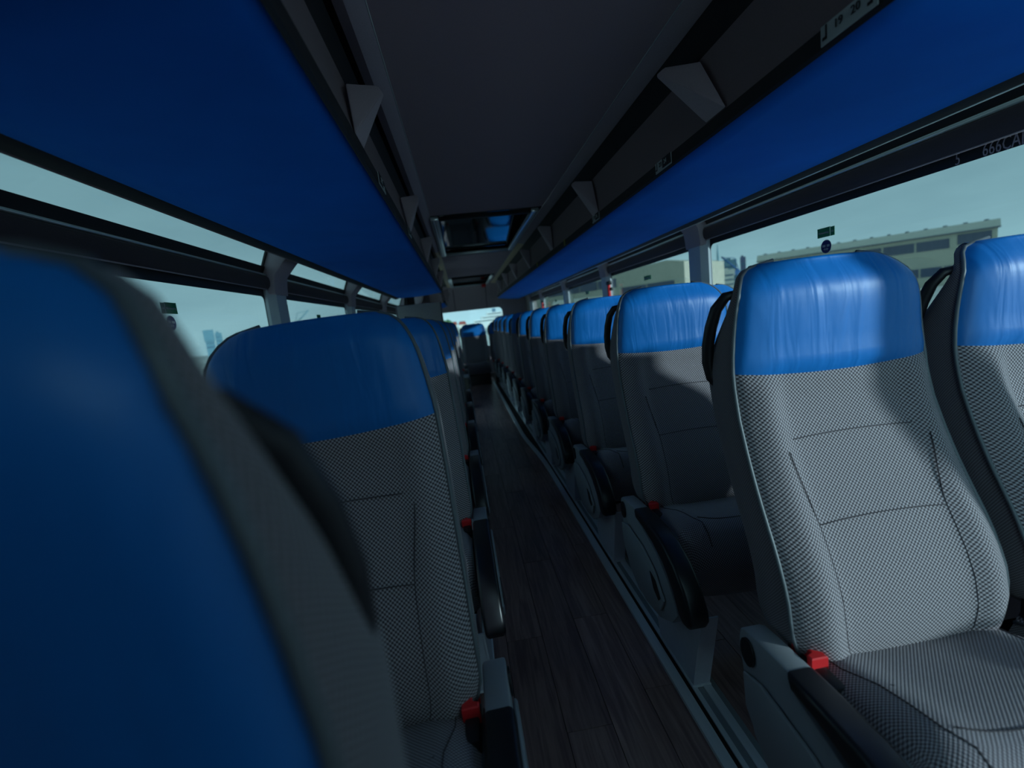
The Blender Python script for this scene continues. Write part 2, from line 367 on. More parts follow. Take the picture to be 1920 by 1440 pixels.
# ------------------------------------------------------------------ glass, pillars, beams
PILR = [-0.42, 0.44, 2.70, 4.48, 6.25, 8.10, 9.40]
PILL = [0.55, 2.62, 4.27, 6.00, 7.80, 9.40]
ntrim = 2; nwin = 1
def win_side(s, x, pil, z_top, z_beam0, z_beam1):
    global ntrim, nwin
    X = lambda dx: x - s*dx                     # dx = distance inwards from the glass
    for i, (ya, yb) in enumerate(zip(pil, pil[1:])):
        w = struct(box('window_%d' % nwin, min(X(0), X(-0.006)), max(X(0), X(-0.006)), ya, yb, ZW, z_beam1, M['glass'])); nwin += 1
        # black printed border with rounded corners on the pane
        r = 0.035; a0, a1, c0, c1 = ya+0.105, yb-0.105, ZW+0.02, z_top
        inner = []
        for (cyy, czz, t0) in ((a1-r, c1-r, 0), (a0+r, c1-r, 90), (a0+r, c0+r, 180), (a1-r, c0+r, 270)):
            for k in range(6):
                th = math.radians(t0 + 90*k/5); inner.append((cyy + r*math.cos(th), czz + r*math.sin(th)))
        outer = [(yb, z_beam1), (ya, z_beam1), (ya, ZW), (yb, ZW)]
        V = []; F = []
        for dx in (0.003, 0.006):
            V += [(X(dx), p[0], p[1]) for p in inner] + [(X(dx), p[0], p[1]) for p in outer]
        for base in (0, 28):
            for c in range(4):
                for k in range(5): F.append((base+c*6+k, base+c*6+k+1, base+24+c))
                F.append((base+c*6+5, base+((c+1) % 4)*6, base+24+(c+1) % 4, base+24+c))
        for k in range(24): F.append((k, (k+1) % 24, 28+(k+1) % 24, 28+k))
        raw('window_border', V, F, M['black'], w)
        # upper roof-edge pane; the rearmost right one is solid board to stop sun
        up = struct(prism('window_%d' % nwin, [(X(0.0), z_beam1+0.01), (X(0.20), 1.99), (X(0.194), 1.99), (X(-0.006), z_beam1+0.01)], 'y', ya, yb, M['glass'] if ya < 8 else M['board'])); nwin += 1
        for yy in (ya+0.06, yb-0.11):
            prism('window_border', [(X(0.002), z_beam1+0.01), (X(0.202), 1.99), (X(0.212), 1.99), (X(0.012), z_beam1+0.01)], 'y', yy, yy+0.05, M['black'], up)
        prism('window_border', [(X(0.002), z_beam1+0.005), (X(0.02), z_beam1+0.045), (X(0.034), z_beam1+0.045), (X(0.016), z_beam1+0.005)], 'y', ya, yb, M['trimblack'], up)
        # cross beam between the two panes: a dark padded board with a silver top rim and a thin lower rim
        bm_ = struct(prism('trim_%d' % ntrim, [(X(0.01), z_beam0), (X(0.028), z_beam0-0.004), (X(0.042), z_beam0+0.012), (X(0.046), (z_beam0+z_beam1)/2), (X(0.042), z_beam1-0.012), (X(0.028), z_beam1), (X(0.01), z_beam1)], 'y', ya+0.09, yb-0.09, M['beam'])); ntrim += 1
        tube('silver_rim', [(X(0.032), ya+0.1, z_beam1+0.002), (X(0.032), yb-0.1, z_beam1+0.002)], 0.008 if s > 0 else 0.005, M['silver'], bm_, 6)
        tube('lower_rim', [(X(0.03), ya+0.1, z_beam0-0.004), (X(0.03), yb-0.1, z_beam0-0.004)], 0.0025, M['trimgrey'], bm_, 6)
    for y in pil:
        p = struct(prism('trim_%d' % ntrim, [(X(0.0), y-0.105), (X(0.02), y-0.105), (X(0.055), y-0.075), (X(0.055), y+0.06), (X(0.03), y+0.10), (X(0.0), y+0.10)], 'z', ZW, z_beam0+0.01, M['pillar'])); ntrim += 1
        # moulded shoulder bracket reaching over the beam up to the rack
        q = prism('bracket', [(X(0.0), z_beam0-0.03), (X(0.062), z_beam0-0.03), (X(0.068), z_beam0+0.03), (X(0.075), z_beam1), (X(0.13), z_beam1+0.06), (X(0.26), 1.70), (X(0.30), 1.80), (X(0.2), 1.985), (X(0.0), z_beam1+0.02)], 'y', y-0.10, y+0.085, M['trimgrey'], p, 0.012, 2)
win_side(1, XR, PILR, 1.457, 1.490, 1.560)
win_side(-1, XL, PILL, 1.415, 1.452, 1.520)

# ------------------------------------------------------------------ roof, ceiling
bm = bmesh.new()
for (xa, xb, ya, yb) in ((-0.185, 0.83, Y0, -1.5), (-0.185, -0.12, -1.5, -0.1), (0.66, 0.83, -1.5, -0.1), (-0.185, 0.83, -0.1, 3.50), (-0.185, -0.135, 3.50, 5.32), (0.68, 0.83, 3.50, 5.32), (-0.185, 0.83, 5.32, 8.0), (-0.185, -0.14, 8.0, 9.75), (0.65, 0.83, 8.0, 9.75), (-0.185, 0.83, 9.75, Y1-0.2)):
    bbox(bm, xa, xb, ya, yb, ZC, ZC+0.02)
ceil_ = struct(from_bm('ceiling', bm, M['ceil']))
struct(box('window_41', -0.12, 0.66, -1.5, -0.1, ZC+0.008, ZC+0.014, M['screen']))   # unseen roof glazing added to pour daylight onto the front floor
def ceiling_cove(name, s, xin, xout):
    c = struct(prism(name, [(xin, ZC+0.004), (xin, ZC-0.004), (xin+0.4*(xout-xin), ZC-0.018), (xout, ZC-0.026), (xout+0.03*s, ZC-0.012), (xout+0.03*s, ZC+0.02)], 'y', Y0, 5.0, M['trimgrey']))
    prism('rear_cove', [(xin, ZC+0.004), (xin, ZC-0.004), (xin+0.4*(xout-xin), ZC-0.018), (xout, ZC-0.026), (xout+0.03*s, ZC-0.012), (xout+0.03*s, ZC+0.02)], 'y', 5.0, Y1-0.5, M['creme'], c)  # cream colour stands in for the light on the rear cove
    tube('edge_bead', [(xin, Y0, ZC-0.004), (xin, Y1-0.5, ZC-0.004)], 0.0022, M['armgrey'], c, 6)
    return c
ceiling_cove('trim_%d' % ntrim, -1, -0.133, -0.18); ntrim += 1
ceiling_cove('trim_%d' % ntrim, 1, 0.70, 0.80); ntrim += 1
for s, x0_, x1_ in ((-1, -0.16, XL+0.16), (1, 0.78, XR-0.16)):
    struct(prism('trim_%d' % ntrim, [(x0_, ZC+0.02), (x1_, ZC+0.02), (x1_-0.06*s, ZC+0.08), (x0_, ZC+0.08)], 'y', Y0, Y1, M['trimblack'])); ntrim += 1

# roof hatches
def hatch(label, ya, yb, xa, xb, knob):
    t = thing('roof_hatch', label, 'hatch', ((xa+xb)/2, (ya+yb)/2, ZC))
    cxx, cyy = (xa+xb)/2, (ya+yb)/2
    hx, hy = (xb-xa)/2, (yb-ya)/2
    gp = box('glass_panel', -hx+0.02, hx-0.02, -hy+0.01, hy-0.02, 0.0, 0.008, M['mirror'], t)
    gp.rotation_euler = (math.radians(-4.5), 0, 0); gp.location = (0, 0, 0.02+hy*math.sin(math.radians(4.5)))
    for (a, b_, c, dd) in ((-hx-0.02, -hx, -hy-0.02, hy), (hx, hx+0.02, -hy-0.02, hy), (-hx, hx, -hy-0.02, -hy), (-hx, hx, hy, hy+0.02)):
        box('well_side', a, b_, c, dd, -0.001, 0.22, M['trimblack'], t)
    box('well_lid', -hx-0.02, hx+0.02, -hy-0.02, hy+0.02, 0.22, 0.23, M['trimblack'], t)
    for (a, b_, c, dd, mm) in ((-hx, -hx+0.06, -hy, hy, 'silver'), (hx-0.06, hx, -hy, hy, 'silver'), (-hx+0.06, hx-0.06, hy-0.06, hy, 'silver'), (-hx+0.06, hx-0.06, -hy, -hy+0.05, 'trimblack')):
        box('frame', a, b_, c, dd, -0.03, -0.001, M[mm], t, 0.006)
    for k in (0.018, 0.036):
        tube('frame_bead', [(-hx+k, -hy+0.01, -0.031), (-hx+k, hy-0.01, -0.031)], 0.003, M['armgrey'], t, 6)
        tube('frame_bead', [(hx-k, -hy+0.01, -0.031), (hx-k, hy-0.01, -0.031)], 0.003, M['armgrey'], t, 6)
        tube('frame_bead', [(-hx+0.05, hy-k, -0.031), (hx-0.05, hy-k, -0.031)], 0.003, M['armgrey'], t, 6)
    if knob:
        k = cyl('release_knob', (hx-0.10, hy-0.10, -0.05), 'z', 0.045, 0.05, M['red'], t, 16)
        box('knob_grip', hx-0.14, hx-0.06, hy-0.108, hy-0.092, -0.09, -0.07, M['red'], k, 0.006)
    return t
hatch('roof hatch with silvery frame and mirror-like glass, nearer of the two', 3.50, 5.32, -0.135, 0.68, False)
hatch('far roof hatch with red release knob above the rear window', 8.0, 9.75, -0.14, 0.65, True)

# ------------------------------------------------------------------ luggage racks
def rack(label, s, xin, xout, zin, zout, ya, yb, fins, taper=False):
    t = thing('luggage_rack', label, 'luggage rack', ((xin+xout)/2, ya, zin))
    ox, oz = (xin+xout)/2, zin
    L = yb - ya
    x0, x1 = xin-ox, xout-ox; z1 = zout-oz
    # blue underside, gently curved, in a loft so the far end can round off
    V = []; F = []; N = 9; R = 40
    for j in range(R+1):
        y = L*j/R; f = 1.0
        if taper and y > L-1.3:
            u = (y-(L-1.3))/1.3; f = math.sqrt(max(0.0, 1-u*u))*0.93+0.07
        for k in range(N):
            u = k/(N-1); xx = x1 + (x0-x1)*u*f if taper else x0+(x1-x0)*(1-u)
            zz = z1*(1-u) - 0.012*math.sin(PI*u)
            V.append((xx, y, zz))
    for j in range(R):
        for k in range(N-1): F.append((j*N+k, j*N+k+1, (j+1)*N+k+1, (j+1)*N+k))
    o = raw('underside', V, F, M['rackblue'], t, True)
    sm = o.modifiers.new('thick', 'SOLIDIFY'); sm.thickness = 0.006; sm.offset = 1 if s > 0 else -1
    Lf = L-1.2 if taper else L
    prism('lip', [(x0, -0.012), (x0-0.006*s, -0.006), (x0-0.006*s, 0.028), (x0+0.006*s, 0.028), (x0+0.006*s, -0.006)], 'y', 0, Lf, M['trimblack'], t)
    prism('fascia', [(x0, 0.028), (x0+0.035*s, 0.19), (x0+0.035*s, 0.235), (x0+0.055*s, 0.235), (x0+0.03*s, 0.028)], 'y', 0, Lf, M['trimdark'], t)
    prism('recess', [(x0+0.05*s, 0.20), (x0+0.03*s, 0.34), (x0+0.06*s, 0.38), (x0+0.09*s, 0.2)], 'y', 0, Lf, M['trimblack'], t)
    prism('outer_board', [(x1, z1-0.002), (x1+0.012*s, z1-0.012), (x1+0.04*s, z1-0.016), (x1+0.05*s, z1-0.004), (x1+0.05*s, z1+0.04), (x1+0.012*s, 0.30), (x1, 0.30)], 'y', 0, Lf, M['trimblack'], t)
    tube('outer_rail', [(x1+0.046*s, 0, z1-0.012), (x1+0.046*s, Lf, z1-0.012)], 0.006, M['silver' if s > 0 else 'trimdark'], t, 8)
    for y in fins:
        yy = y-ya
        V = []
        V += [(x0-0.004*s, yy-0.17, 0.03), (x0+0.02*s, yy+0.0, 0.225), (x0-0.052*s, yy+0.01, 0.25), (x0-0.058*s, yy, 0.235)]
        V += [(x0-0.004*s, yy-0.27, 0.03), (x0+0.03*s, yy-0.10, 0.225), (x0-0.045*s, yy-0.03, 0.25), (x0-0.055*s, yy-0.02, 0.235)]
        bm = bmesh.new(); vv = [bm.verts.new(p) for p in V]
        bm.faces.new(vv[:4]); bm.faces.new(vv[4:][::-1])
        for k in range(4): bm.faces.new((vv[k], vv[4+k], vv[4+(k+1) % 4], vv[(k+1) % 4]))
        bmesh.ops.recalc_face_normals(bm, faces=bm.faces[:])
        bmesh.ops.bevel(bm, geom=bm.edges[:], offset=0.003, segments=2, affect='EDGES')
        from_bm('divider', bm, M['trimgrey'], t, True)
    return t, ox, oz
FINS = [0.3+0.02, 1.44, 2.54, 3.66, 4.78, 5.88, 6.98, 8.08]
rackR, oxR, ozR = rack('long blue luggage rack running above the right-hand seats', 1, 0.74, 1.31, 1.60, 1.58, 0.55, 10.0, FINS[1:], True)
rackL, oxL, ozL = rack('wide blue luggage rack above the left-hand seats near the camera', -1, -0.197, -0.748, 1.60, 1.58, 0.55, 6.0, FINS[1:6])
rack2, _, _ = rack('short lower blue luggage rack at the far left rear', -1, -0.20, -0.72, 1.49, 1.48, 6.6, 8.9, [7.4, 8.2], True)

# seat number plates on the rack lips (parts of the racks)
def number_plate(rk, s, ox, oz, xin, y, num, half):
    # plate stands on the lip facing the aisle, lettering reads from the aisle
    x = xin-ox - 0.007*s; yl = y-rk.location.y
    pl = box('number_plate', min(x, x-0.002*s), max(x, x-0.002*s), yl, yl+0.118, -0.004, 0.030, M['white'], rk, 0.0)
    xf = x-0.0025*s
    if half:
        ya_, yb_ = (yl, yl+0.062)
        box('dark_half', min(xf, xf-0.001*s), max(xf, xf-0.001*s), ya_, yb_, 0.0, 0.030, M['ink'], pl)
    # local axes: text right = +Y for plates seen on the left, -Y on the right
    sg = -1 if s > 0 else 1
    def tm(yc, zc): return Matrix.Translation((xf-0.0015*s, yc, zc)) @ Matrix(((0, 0, -s, 0), (sg, 0, 0, 0), (0, 1, 0, 0), (0, 0, 0, 1)))
    ys = [yl+0.088, yl+0.03]
    text('number', num[0], 0.02, M['ink'], pl, tm(ys[0]-0.012, 0.016))
    text('number', num[1], 0.02, M['white'] if half else M['ink'], pl, tm(ys[1]+0.010, 0.016))
    for yc, mm in ((yl+0.107, 'ink'), (yl+0.012, 'white' if half else 'ink')):
        box('seat_icon', min(xf, xf-0.001*s), max(xf, xf-0.001*s), yc-0.004, yc-0.001, 0.006, 0.028, M[mm], pl)
        box('seat_icon', min(xf, xf-0.001*s), max(xf, xf-0.001*s), yc-0.004, yc+0.006, 0.004, 0.009, M[mm], pl)
for y, nn, hf in ((0.74, ('19', '20'), False), (1.475, ('23', '24'), True), (2.25, ('27', '28'), True)):
    number_plate(rackR, 1, oxR, ozR, 0.74, y, nn, hf)
for y, nn in ((1.44, ('21', '22')), (2.2, ('25', '26'))):
    number_plate(rackL, -1, oxL, ozL, -0.197, y, nn, True)
for y, ln in ((1.35, 0.22), (1.75, 0.16), (2.2, 0.3), (2.95, 0.25)):
    box('yellow_sticker', 1.335-oxR, 1.34-oxR, y-0.55, y+ln-0.55, 1.572-ozR, 1.588-ozR, M['yellow'], rackR)
box('red_sticker', 1.335-oxR, 1.341-oxR, 1.60-0.55, 1.64-0.55, 1.572-ozR, 1.588-ozR, M['red'], rackR)
for y in (3.0, 4.1): box('yellow_sticker', 0.731-oxR, 0.734-oxR, y-0.55, y-0.52, 1.595-ozR, 1.63-ozR, M['yellow'], rackR)

# ------------------------------------------------------------------ rear wall and rear window
ZR0, ZR1, XRa, XRb = 0.62, 1.447, -0.46, 0.93
rear = struct(box('wall_rear', XL-0.1, XR+0.1, Y1, Y1+0.06, -0.06, ZR0, M['trimgrey']))
box('rear_header', XL-0.1, XR+0.1, Y1, Y1+0.06, ZR1, 2.05, M['trimgrey'], rear)
box('rear_jamb', XL-0.1, XRa, Y1, Y1+0.06, ZR0, ZR1, M['trimgrey'], rear)
box('rear_jamb', XRb, XR+0.1, Y1, Y1+0.06, ZR0, ZR1, M['trimgrey'], rear)
prism('rear_dome', [(Y1-0.42, ZC+0.01), (Y1-0.25, ZC-0.06), (Y1-0.06, 1.70), (Y1, ZR1+0.02), (Y1, ZC+0.05)], 'x', -0.62, 1.18, M['trimgrey'], rear)
for xx in (-0.10, 0.60):
    tube('panel_joint', [(xx, Y1-0.26, ZC-0.062), (xx, Y1-0.065, 1.70), (xx, Y1-0.004, ZR1+0.02)], 0.005, M['trimblack'], rear, 6)
def corner(xc, zc, sx, sz, r=0.09):
    pts = [(xc, zc)] + [(xc + sx*r - sx*r*math.cos(math.radians(a)) , zc + sz*r - sz*r*math.sin(math.radians(a))) for a in range(0, 91, 15)]
    prism('corner_fillet', pts, 'y', Y1, Y1+0.06, M['trimgrey'], rear)
corner(XRa, ZR1, 1, -1); corner(XRb, ZR1, -1, -1)
struct(box('window_%d' % nwin, XRa, XRb, Y1+0.025, Y1+0.03, ZR0, ZR1, M['clearglass'])); nwin += 1
# side panel behind the last right pane
struct(prism('trim_%d' % ntrim, [(XR-0.02, ZW), (XR-0.02, 1.56), (XR-0.22, 1.98), (XR-0.12, 1.98), (XR+0.08, 1.56), (XR+0.1, ZW)], 'y', 9.40, Y1, M['board'])); ntrim += 1
struct(prism('trim_%d' % ntrim, [(XL+0.02, ZW), (XL+0.02, 1.53), (XL+0.22, 1.98), (XL+0.12, 1.98), (XL-0.08, 1.53), (XL-0.1, ZW)], 'y', 9.40, Y1, M['board'])); ntrim += 1

# ------------------------------------------------------------------ floor rails
def strip(name, xs, z0, z1, m, parent):
    """strip with left/right edges following xs = [(y, xa, xb)]"""
    V = []; F = []
    for y, xa, xb in xs: V += [(xa, y, z0), (xa, y, z1), (xb, y, z1), (xb, y, z0)]
    n_ = len(xs)
    for i in range(n_-1):
        a = i*4; b_ = a+4
        F += [(a, a+1, b_+1, b_), (a+1, a+2, b_+2, b_+1), (a+2, a+3, b_+3, b_+2)]
    F += [(0, 3, 2, 1), tuple(4*(n_-1)+k for k in (0, 1, 2, 3))]
    return raw(name, V, F, m, parent)
def kink(y): 
    t = min(1, max(0, (y-3.3)/1.2)); t = t*t*(3-2*t); return 0.055*t
ys = [-0.6, 0.0, 1.0, 2.0, 3.0] + [3.3+0.1*i for i in range(13)] + [5.5, 7.0, 8.6]
rr = thing('floor_rail', 'silver seat rail along the right edge of the aisle', 'rail', (0.56, 1.0, 0))
rr.location = (0, 0, 0)
strip('edge_strip', [(y, 0.503-kink(y), 0.534-kink(y)) for y in ys], 0.0, 0.012, M['alu'], rr)
strip('groove', [(y, 0.534-kink(y), 0.549) for y in ys], -0.003, 0.003, M['subfloor'], rr)
for xa, xb, z in ((0.549, 0.563, 0.008), (0.583, 0.607, 0.008)): strip('track', [(y, xa, xb) for y in (-0.6, 8.6)], 0.0, z, M['alu'], rr)
strip('track_bed', [(y, 0.549, 0.625) for y in (-0.6, 8.6)], -0.003, 0.004, M['alugroove'], rr)
rl = thing('floor_rail', 'silver seat rail along the left edge of the aisle', 'rail', (0, 0, 0))
strip('edge_strip', [(y, -0.118, -0.09) for y in (-0.6, 5.0)], 0.0, 0.012, M['alu'], rl)
strip('track_bed', [(y, -0.155, -0.118) for y in (-0.6, 5.0)], -0.003, 0.006, M['alugroove'], rl)

# ------------------------------------------------------------------ the coach seat
YP = [(0.44, -0.058), (0.47, -0.066), (0.519, -0.068), (0.574, -0.060), (0.623, -0.043), (0.672, -0.020), (0.722, 0.007), (0.777, 0.034),
      (0.836, 0.059), (0.901, 0.083), (0.971, 0.098), (1.046, 0.104), (1.121, 0.102), (1.196, 0.105), (1.25, 0.115)]
HW = [(0.44, 0.18), (0.455, 0.205), (0.48, 0.222), (0.52, 0.230), (0.65, 0.229), (0.78, 0.226), (0.90, 0.2235), (1.0, 0.222), (1.11, 0.210),
      (1.14, 0.204), (1.165, 0.195), (1.182, 0.186), (1.196, 0.174), (1.206, 0.160), (1.212, 0.143)]
ZB, ZT, ZS = 0.44, 1.212, 0.992
def yp(z): return lerp_tab(YP, z)
def hw(z): return lerp_tab(HW, z)
def sstep(a, b_, x):
    t = min(1, max(0, (x-a)/(b_-a))); return t*t*(3-2*t)
NU = 33
def front_point(u, z):
    w = hw(z); au = abs(u)
    edge = math.sqrt(max(0.0, 1-au**5.0))                      # quick round-over at the piping
    head = sstep(0.93, 1.02, z)
    bol = 0.020 + 0.022*math.exp(-((au-0.78)/0.16)**2) - 0.004*math.exp(-((au-0.60)/0.03)**2)
    hd = 0.040*(1-0.25*u*u)
    b_ = (bol*(1-head) + hd*head)*edge
    groove = 0.008*math.exp(-((z-ZS)/0.012)**2)*edge
    top = 0.03*sstep(1.13, 1.212, z)**2
    sag = 0.012*(1-u*u)*math.exp(-((z-ZS)/0.10)**2)
    zz = z - sag + 0.004*(1-u*u)*sstep(1.15, 1.212, z)
    return (u*w, yp(z) - b_ + groove + top, zz)
ZROWS = sorted(set([round(ZB + (ZS-ZB)*i/34, 5) for i in range(35)] + [round(ZS + (ZT-ZS)*(1-(1-i/18)**1.6), 5) for i in range(19)]))
def grid(name, rows, m, parent, uv):
    V = [p for r_ in rows for p in r_]; nr, nc = len(rows), len(rows[0]); F = []
    for i in range(nr-1):
        for j in range(nc-1): F.append((i*nc+j, i*nc+j+1, (i+1)*nc+j+1, (i+1)*nc+j))
    U = []
    acc = 0
    for i in range(nr):
        if i:
            a = Vector(rows[i][nc//2]); b_ = Vector(rows[i-1][nc//2]); acc += (a-b_).length
        run = 0
        for j in range(nc):
            if j: run += (Vector(rows[i][j])-Vector(rows[i][j-1])).length
            U.append((rows[i][j][0] if uv == 'x' else run, acc))
    return raw(name, V, F, m, parent, True, U)
US = [-1+2*j/(NU-1) for j in range(NU)]
US = [math.copysign(abs(u)**0.8, u) for u in US]
BD = 0.110                                                    # thickness of the back at the side
def build_back(root):
    lo = [z for z in ZROWS if z <= ZS+1e-6]; hi = [z for z in ZROWS if z >= ZS-1e-6]
    br = grid('backrest', [[front_point(u, z) for u in US] for z in lo], M['weave'], root, 'x')
    hr = [[front_point(u, z) for u in US] for z in hi]
    last = hr[-1]
    for k in range(1, 7):                                     # roll over the top to the back
        t = k/6; 
        hr.append([(p[0]*(1-0.06*t*t), p[1]+ 0.042*t, p[2] + 0.006*math.sin(PI*t) - 0.014*t*t) for p in last])
    grid('headrest_cover', hr, M['blue'], root, 'x')
    for s in (-1, 1):
        rows = []
        for z in ZROWS[::2] + [ZROWS[-1]]:
            w = hw(z); y = yp(z) + 0.03*sstep(1.13, 1.212, z)**2
            th = BD*(1-0.80*sstep(0.97, 1.195, z))
            r_ = [(s*w, y, z), (s*(w+0.004), y+0.3*th, z), (s*(w+0.003), y+0.7*th, z), (s*(w-0.006), y+th, z)]
            rows.append(r_ if s < 0 else r_[::-1])
        grid('side_gusset', rows, M['twill'], root, 'run')
        pts = []
        for z in ZROWS[::2] + [ZROWS[-1]]: pts.append((s*(hw(z)+0.001), yp(z) + 0.03*sstep(1.13, 1.212, z)**2 - 0.001, z))
        pts.append((s*(hw(ZT)-0.045), yp(ZT)+0.03, ZT+0.009))
        tube('piping', pts, 0.0042, M['piping'], root, 6)
        if s > 0: continue
        # grab handle: black loop on the shoulder behind the gusset
        w = 0.215
        hp = [(s*(w-0.03), 0.128, 1.16), (s*(w-0.008), 0.140, 1.155), (s*(w+0.006), 0.155, 1.13), (s*(w+0.012), 0.170, 1.09), (s*(w+0.014), 0.182, 1.05), (s*(w+0.013), 0.188, 1.01), (s*(w+0.008), 0.186, 0.975), (s*(w-0.006), 0.175, 0.95)]
        tube('grab_handle', hp, [0.008, 0.011, 0.0125, 0.013, 0.013, 0.0125, 0.011, 0.009], M['black'], root, 8)
    rows = []
    for z in ZROWS[::2] + [ZROWS[-1]]:
        w = hw(z)-0.006; y = yp(z) + 0.03*sstep(1.13, 1.212, z)**2 + BD*(1-0.80*sstep(0.97, 1.195, z))
        rows.append([(-u*w, y+0.02*(1-u**4), z) for u in [-1+2*j/8 for j in range(9)]])
    grid('back_shell', rows, M['shell'], root, 'x')
    V = [front_point(u, ZB) for u in US]; V2 = [(u*(hw(ZB)), yp(ZB)+BD, ZB) for u in US]
    raw('under_panel', V+V2, [(j+1, j, NU+j, NU+j+1) for j in range(NU-1)], M['twill'], root)
    # stitched seams on the fabric
    def on(u, z): p = front_point(u, z); return (p[0], p[1]-0.0022, p[2])
    for s in (-1, 1):
        tube('seam', [on(s*(0.60+0.10*sstep(0.68, 0.86, z)), z) for z in [0.455+0.02*i for i in range(20)]], 0.0011, M['seam'], br, 5)
    for z in (0.855, 0.70):
        tube('seam', [on(u, z+0.004*math.cos(u*3)) for u in [-0.60+0.06*i for i in range(21)]], 0.0010, M['seam'], br, 5)
def build_cushion(root):
    # outline of the cushion from the rear edge of the top over the nose to the underside
    prof = [(-0.03, 0.452), (-0.06, 0.462), (-0.12, 0.474), (-0.18, 0.488), (-0.23, 0.500), (-0.28, 0.508), (-0.315, 0.505), (-0.345, 0.486), (-0.366, 0.452), (-0.378, 0.405), (-0.378, 0.355), (-0.368, 0.315), (-0.352, 0.295), (-0.32, 0.285), (-0.15, 0.29), (0.0, 0.31)]
    ns = 25; W = 0.218; rows = []
    for (y, z) in prof:
        r_ = []
        for j in range(ns):
            u = -1+2*j/(ns-1); u = math.copysign(abs(u)**0.75, u)
            rd = 1-math.sqrt(max(0.0, 1-abs(u)**5))
            topw = sstep(0.40, 0.45, z)
            dz = topw*(0.010*math.exp(-((abs(u)-0.74)/0.2)**2) - 0.010*(1-u*u)) - rd*(0.045 if z > 0.36 else -0.01)
            dy = rd*0.020*(1 if y < -0.30 else 0.0) - (1-topw)*0.012*(1-u*u)
            r_.append((u*W, y+dy, z+dz))
        rows.append(r_)
    c = grid('cushion', rows, M['weave_cush'], root, 'x')
    for s in (-1, 1):
        edge = [r_[0 if s < 0 else -1] for r_ in rows]
        V = list(edge) + [(s*W*0.98, -0.19, 0.38)]
        nn = len(edge); F = [(i, i+1, nn) if s < 0 else (i+1, i, nn) for i in range(nn-1)] + [((nn-1, 0, nn) if s < 0 else (0, nn-1, nn))]
        raw('cushion_side', V, F, M['twill'], root, False, [(v[1], v[2]) for v in V])
        tube('piping', [(p[0]*1.004, p[1], p[2]) for p in edge[:13]], 0.0036, M['piping'], root, 6)
    def top(u, k):
        r_ = rows[k]; a = (u+1)/2*(ns-1); return r_[min(ns-1, int(round(a)))]
    for s in (-1, 1):
        pts = [Vector(rows[k][(ns//2) + s*(9-min(3, k//3))]) + Vector((0, 0, 0.0008)) for k in range(0, 9)]
        tube('seam', pts, 0.0012, M['seam'], c, 5)
    for k in (3, 5):
        tube('seam', [Vector(rows[k][j]) + Vector((0, -0.02*(1-((j-12)/8)**2), 0.0008)) for j in range(5, 20)], 0.0011, M['seam'], c, 5)
    # buckle tongue frame below the cushion
    prism('seat_pan', [(-0.31, 0.29), (-0.02, 0.31), (0.03, 0.36), (0.03, 0.29), (-0.02, 0.25), (-0.30, 0.262)], 'x', -0.20, 0.20, M['black'], root)
def build_buckle(root, s, y=-0.045):
    x = s*0.205
    k = box('buckle', x-0.013, x+0.013, y-0.11, y+0.008, 0.425, 0.468, M['black'], root, 0.004)
    # red release cap: a C-shaped end with the slot on the inner side
    pts = [(-0.016, -0.024), (-0.016, 0.026), (0.010, 0.026), (0.016, 0.018), (0.016, 0.010), (0.004, 0.008), (0.004, -0.010), (0.016, -0.014), (0.016, -0.024)]
    q = prism('release_button', [(x - p[0]*-s*1.0, y-0.032+p[1]*1.25) for p in pts], 'z', 0.452, 0.488, M['red'], k, 0.002, 1)
def build_arm(root, s):
    # s = side of the aisle (-1: arm on -X)
    xa, xb = sorted((s*0.230, s*0.278))
    pts = [(0.085, 0.425), (0.083, 0.448), (0.068, 0.468), (0.03, 0.476), (-0.04, 0.481), (-0.118, 0.484), (-0.135, 0.452), (-0.20, 0.432), (-0.28, 0.405), (-0.35, 0.355), (-0.40, 0.285), (-0.36, 0.235), (-0.27, 0.19), (-0.16, 0.175), (-0.07, 0.195), (-0.01, 0.25), (0.035, 0.325), (0.06, 0.385)]
    pts = [(p[0]*0.35 if p[0] > 0 else p[0], p[1]) for p in pts]
    a = prism('armrest', pts, 'x', xa, xb, M['armgrey'], root, 0.005, 2)
    xa2, xb2 = sorted((s*0.226, s*0.284))
    pad = [(-0.118, 0.4855), (-0.19, 0.4875), (-0.27, 0.485), (-0.335, 0.472), (-0.40, 0.440), (-0.45, 0.395), (-0.480, 0.345), (-0.484, 0.315), (-0.470, 0.293), (-0.440, 0.287), (-0.415, 0.30), (-0.385, 0.355), (-0.33, 0.405), (-0.26, 0.435), (-0.19, 0.452), (-0.128, 0.458)]
    prism('arm_pad', pad, 'x', xa2, xb2, M['pad'], a, 0.010, 3)
    # outer fairing: shallow bulged shield with a black slot, and the oval pivot cap
    xo = s*0.279
    sh = [(0.005, 0.385), (-0.05, 0.40), (-0.18, 0.385), (-0.27, 0.35), (-0.33, 0.285), (-0.30, 0.235), (-0.22, 0.205), (-0.13, 0.20), (-0.06, 0.235), (0.0, 0.31)]
    prism('fairing', sh, 'x', min(xo, xo+s*0.010), max(xo, xo+s*0.010), M['armgrey'], a, 0.006, 2)
    xs = xo+s*0.008
    prism('slot', [(-0.245, 0.335), (-0.285, 0.325), (-0.315, 0.285), (-0.30, 0.27), (-0.265, 0.29)], 'x', min(xs, xs+s*0.004), max(xs, xs+s*0.004), M['black'], a)
    cp = [(-0.005+0.022*math.cos(t), 0.435+0.030*math.sin(t)) for t in [2*PI*k/16 for k in range(16)]]
    prism('pivot_cap', cp, 'x', min(xo, xo+s*0.004), max(xo, xo+s*0.004), M['black'], a)
